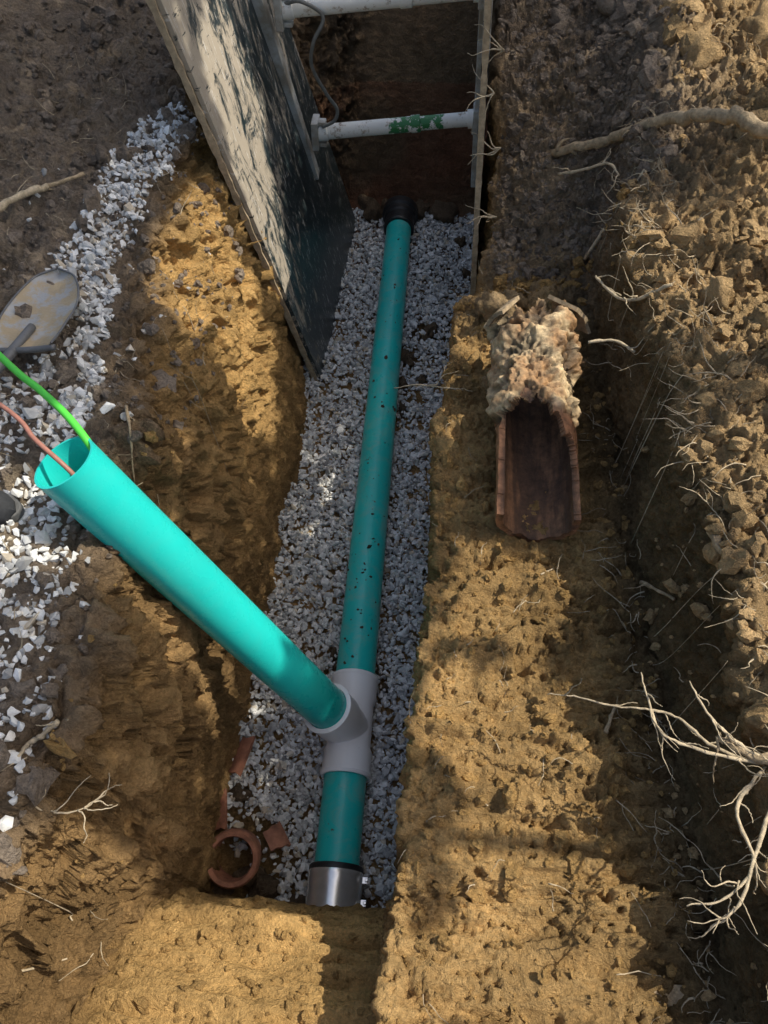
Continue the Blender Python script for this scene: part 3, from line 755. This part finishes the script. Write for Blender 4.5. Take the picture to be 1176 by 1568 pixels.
root('tree_root',[(.62,.67),(.66,.60),(.72,.55),(.82,.5)],.0015,.006,M_root,0,6,zs=[1.42,1.40,1.38,1.36])
root('tree_root',[(.68,.57),(.73,.54),(.84,.50)],.006,.016,M_rootd,0,2,zs=[1.37,1.37,1.36])
root('tree_root',[(.78,.52),(.69,.42),(.70,.32),(.64,.255),(.57,.24)],.005,.0015,M_root,0,10,zs=[1.35,1.37,1.38,1.36,1.34])
root('tree_root',[(.80,.5),(.72,.36),(.66,.245),(.605,.2)],.005,.0015,M_root,0,9,zs=[1.35,1.38,1.37,1.34])
root('tree_root',[(.70,1.17),(.74,1.04)],.006,.004,M_rootd,.03,1)
root('tree_root',[(-.1,1.99),(-.02,1.995),(.05,2.0),(.16,2.0)],.0015,.003,M_root,0,5,zs=[.93,.95,.94,.93])
root('tree_root',[(-.81,1.36),(-.77,1.26),(-.77,1.18)],.005,.002,M_rootd,.01,3)
root('tree_root',[(-.74,.50),(-.77,.47),(-.80,.45),(-.81,.41)],.007,.004,M_root,.01,1)
root('tree_root',[(-.82,.36),(-.74,.33),(-.67,.34),(-.63,.37)],.003,.0012,M_root,0,6,zs=[1.3,1.31,1.3,1.31])
root('tree_root',[(-.97,-.02),(-.84,.06),(-.76,.09)],.004,.002,M_root,.012,2)
root('stick',[(-1.50,2.05),(-1.42,2.22),(-1.35,2.34)],.016,.010,M_root,.02,0)
root('stick',[(-1.42,2.29),(-1.26,2.45)],.010,.006,M_rootd,.02,1)
root('stick',[(.55,.70),(.585,.78)],.006,.004,M_rootd,.004,0)
root('stick',[(.4,1.18),(.44,1.21),(.47,1.24)],.003,.002,M_root,.004,0)
for (x_,y_,z_) in [(.165,2.86,1.75),(.2,2.86,1.4),(.15,2.87,1.6),(.22,2.86,1.1)]:
    mb=MB();base_v=Vector((x_+.06,y_-.0,z_))
    for k in range(4):
        q=[base_v];d_=Vector((-1,rng.uniform(-.4,.4),rng.uniform(-.4,.3))).normalized()
        for j in range(4):
            d_=(d_+Vector(rng.uniform(-.6,.6,3))).normalized();q.append(q[-1]+d_*rng.uniform(.02,.05))
        tube(mb,q,.0028,.0008,6,4,.001,.2)
    mb.obj('tree_root',M_root)
mb=MB()
for k in range(900):
    sel=rng.integers(0,5)
    if sel==0: x_=rng.uniform(.68,1.3);y_=rng.uniform(-.05,3.6)
    elif sel==1 or sel==4: x_=rng.uniform(.66,.88);y_=rng.uniform(0,2.9)
    elif sel==2: x_=rng.uniform(-1.6,-.72);y_=rng.uniform(.1,3.2)
    else: x_=rng.uniform(.02,.8);y_=rng.uniform(.0,3.4)
    z_=drop(x_,y_)
    if z_<.6: continue
    q=[Vector((x_,y_,z_+.002))];d_=Vector((rng.uniform(-1,1),rng.uniform(-1,1),rng.uniform(-.1,.5))).normalized();l=rng.uniform(.02,.11)
    rr=rng.uniform(.0008,.0022)
    if sel==4:
        d_=Vector((-1,rng.uniform(-.8,.8),rng.uniform(-.2,.4))).normalized();l=rng.uniform(.04,.15);rr=rng.uniform(.001,.003)
    for j in range(4):
        d_=(d_+Vector(rng.uniform(-.55,.55,3))).normalized();nq=q[-1]+d_*l/4;nq.z=max(nq.z,drop(nq.x,nq.y)+.002);q.append(nq)
    tube(mb,q,rr,.0005,5,3,.0006,.2)
mb.obj('rootlets',M_root)
def chip(c_,l,wd,rz):
    z_=drop(*c_)+.015;bm_=MB();V_=[];
    for s_ in (-1,1):
        for i in range(7):
            t=i/6-.5;ww=wd*(1-(2*t)**4*.6)*(1+.2*math.sin(i*2.3))
            for q in (-1,1): V_.append((t*l,q*ww/2,s_*.008+.006*math.sin(i*1.9)))
    F_=[]
    for i in range(6):
        a=2*i;F_.append((a,a+2,a+3,a+1));b=14+a;F_.append((b,b+1,b+3,b+2));F_.append((a,a+14,a+16,a+2));F_.append((a+1,a+3,a+17,a+15))
    F_.append((0,1,15,14));F_.append((12,26,27,13))
    Mx=Matrix.Translation((c_[0],c_[1],z_))@Matrix.Rotation(rz,4,'Z');bm_.add([Mx@Vector(v) for v in V_],F_)
    bm_.obj('wood_chip',M_rootd,smooth=False,bevel=.003)
chip((.66,.11),.13,.045,.05)
chip((.76,1.05),.09,.02,1.9)

# ---------------------------------------------------------------- unseen shade tree, added up-sun; its canopy is shaped to cast the sun patches
lit=[  # wanted sun patches: leaves that would shade these outlines are left out
 [(.12,1.23),(.42,1.24),(.44,.97),(.14,.99)],
 [(.07,.86),(.44,.88),(.53,.6),(.51,.47),(.22,.49),(.06,.70)],
 [(.20,.42),(.54,.43),(.65,.24),(.23,.27)],
 [(.01,.19),(.70,.17),(.67,.04),(.03,.02)],
 [(-1.1,.16),(-.83,.30),(.05,.30),(.0,.2),(-.1,.17),(-.9,.13)],
 [(-1.1,.11),(.0,.13),(.0,-.04),(-1.1,-.12)],
 [(-1.20,2.2),(-1.15,2.66),(-.85,2.64),(-.40,2.46),(-.28,2.24),(-.62,2.08),(-.85,2.10),(-1.0,1.80),(-1.14,1.85)],
 [(-1.35,2.80),(-1.4,3.20),(-1.05,3.32),(-.8,3.18),(-.45,3.06),(-.33,2.95),(-.5,2.86),(-1.0,2.80)],
 [(-1.4,.78),(-1.4,1.06),(-.29,1.16),(-.26,.92)],
 [(.14,1.70),(.14,2.38),(.50,2.32),(.50,1.66)],
]
tr=empty('added_shade_tree')
n=27000
qx=rng.uniform(-2.6,1.5,n);qy=rng.uniform(-.9,5.3,n)
nzv=fbm(np.stack([qx*7,qy*7,0*qx],1),3,201)*.06;nzw=fbm(np.stack([qx*7,qy*7,0*qx+9],1),3,202)*.06
k=np.ones(n,bool)
for pl_ in lit:
    for ox,oy in ((0,0),(.045,0),(-.045,0),(0,.045),(0,-.045)): k&=~inpoly(qx+nzv+ox,qy+nzw+oy,pl_)
patch=fbm(np.stack([qx*3.5,qy*3.5,0*qx],1),3,210)
k&=~((qx>.5+.06*patch)&(patch<.35))
qx=qx[k];qy=qy[k];n=len(qx)
cz=np.clip(fbm(np.stack([qx*1.3,qy*1.3,0*qx],1),2,205),-1,1)
lz=6.8+cz*.8+rng.normal(0,.35,n)
lp=np.stack([qx,qy,np.full(n,.95)],1)+SUN[None]*((lz-.95)/SUN[2])[:,None]
Rm=rand_rot(n);ls=rng.uniform(.06,.085,n)
bv=np.array([(-1,0,0),(-.2,.55,.12),(1,0,-.1),(-.2,-.55,.12)])
Vv=np.einsum('nij,nkj->nki',Rm,bv[None]*ls[:,None,None])+lp[:,None]
Ff=np.array([[0,1,2],[0,2,3]])[None]+(np.arange(n)*4)[:,None,None]
np_mesh('shaped_foliage',Vv.reshape(-1,3),Ff.reshape(-1,3),M_leaf,False,None,tr)
mb=MB();tube(mb,[(6.6,.4,1.3),(6.5,.5,3.0),(6.2,.9,5.0),(5.6,1.6,6.6)],.2,.11,14,6,.01,.06)
for t_ in [(4.0,2.0,6.7),(3.4,3.6,7.0),(2.7,5.2,6.8),(4.4,4.2,7.1),(2.4,1.4,6.7)]:
    a=Vector((6.1,1.1,5.4));b=Vector(t_);tube(mb,[a,a.lerp(b,.5)+Vector((0,0,.25)),b],.05,.01,8,6,.01,.1)
mb.obj('added_trunk',M_bark,tr)

# ---------------------------------------------------------------- light, camera
w_=bpy.data.worlds.new('World');S.world=w_;w_.use_nodes=True;nt=w_.node_tree
sky=nt.nodes.new('ShaderNodeTexSky');sky.sky_type='NISHITA';sky.sun_disc=False;sky.sun_elevation=EL;sky.sun_rotation=math.radians(75)
sky.air_density=1.5;sky.dust_density=6.0;sky.ozone_density=1.8
bg=nt.nodes['Background'];nt.links.new(sky.outputs[0],bg.inputs[0]);bg.inputs[1].default_value=.15
ld=bpy.data.lights.new('sun','SUN');ld.energy=5.0;ld.angle=math.radians(.35);ld.color=(1,.93,.78)
lo=bpy.data.objects.new('sun',ld);COL.objects.link(lo);lo.rotation_euler=Vector(SUN).to_track_quat('Z','Y').to_euler();lo.location=Vector(SUN)*12
cd=bpy.data.cameras.new('camera');cam=bpy.data.objects.new('camera',cd);COL.objects.link(cam)
cd.sensor_fit='VERTICAL';cd.sensor_height=36;cd.sensor_width=27;cd.lens=36*1132/1568
cd.clip_start=.05;cd.clip_end=400
cam.location=(0,0,2.95);cam.rotation_euler=(math.radians(90-54.9),0,math.radians(4))
S.camera=cam
S.view_settings.view_transform='Standard';S.view_settings.look='None';S.view_settings.exposure=0
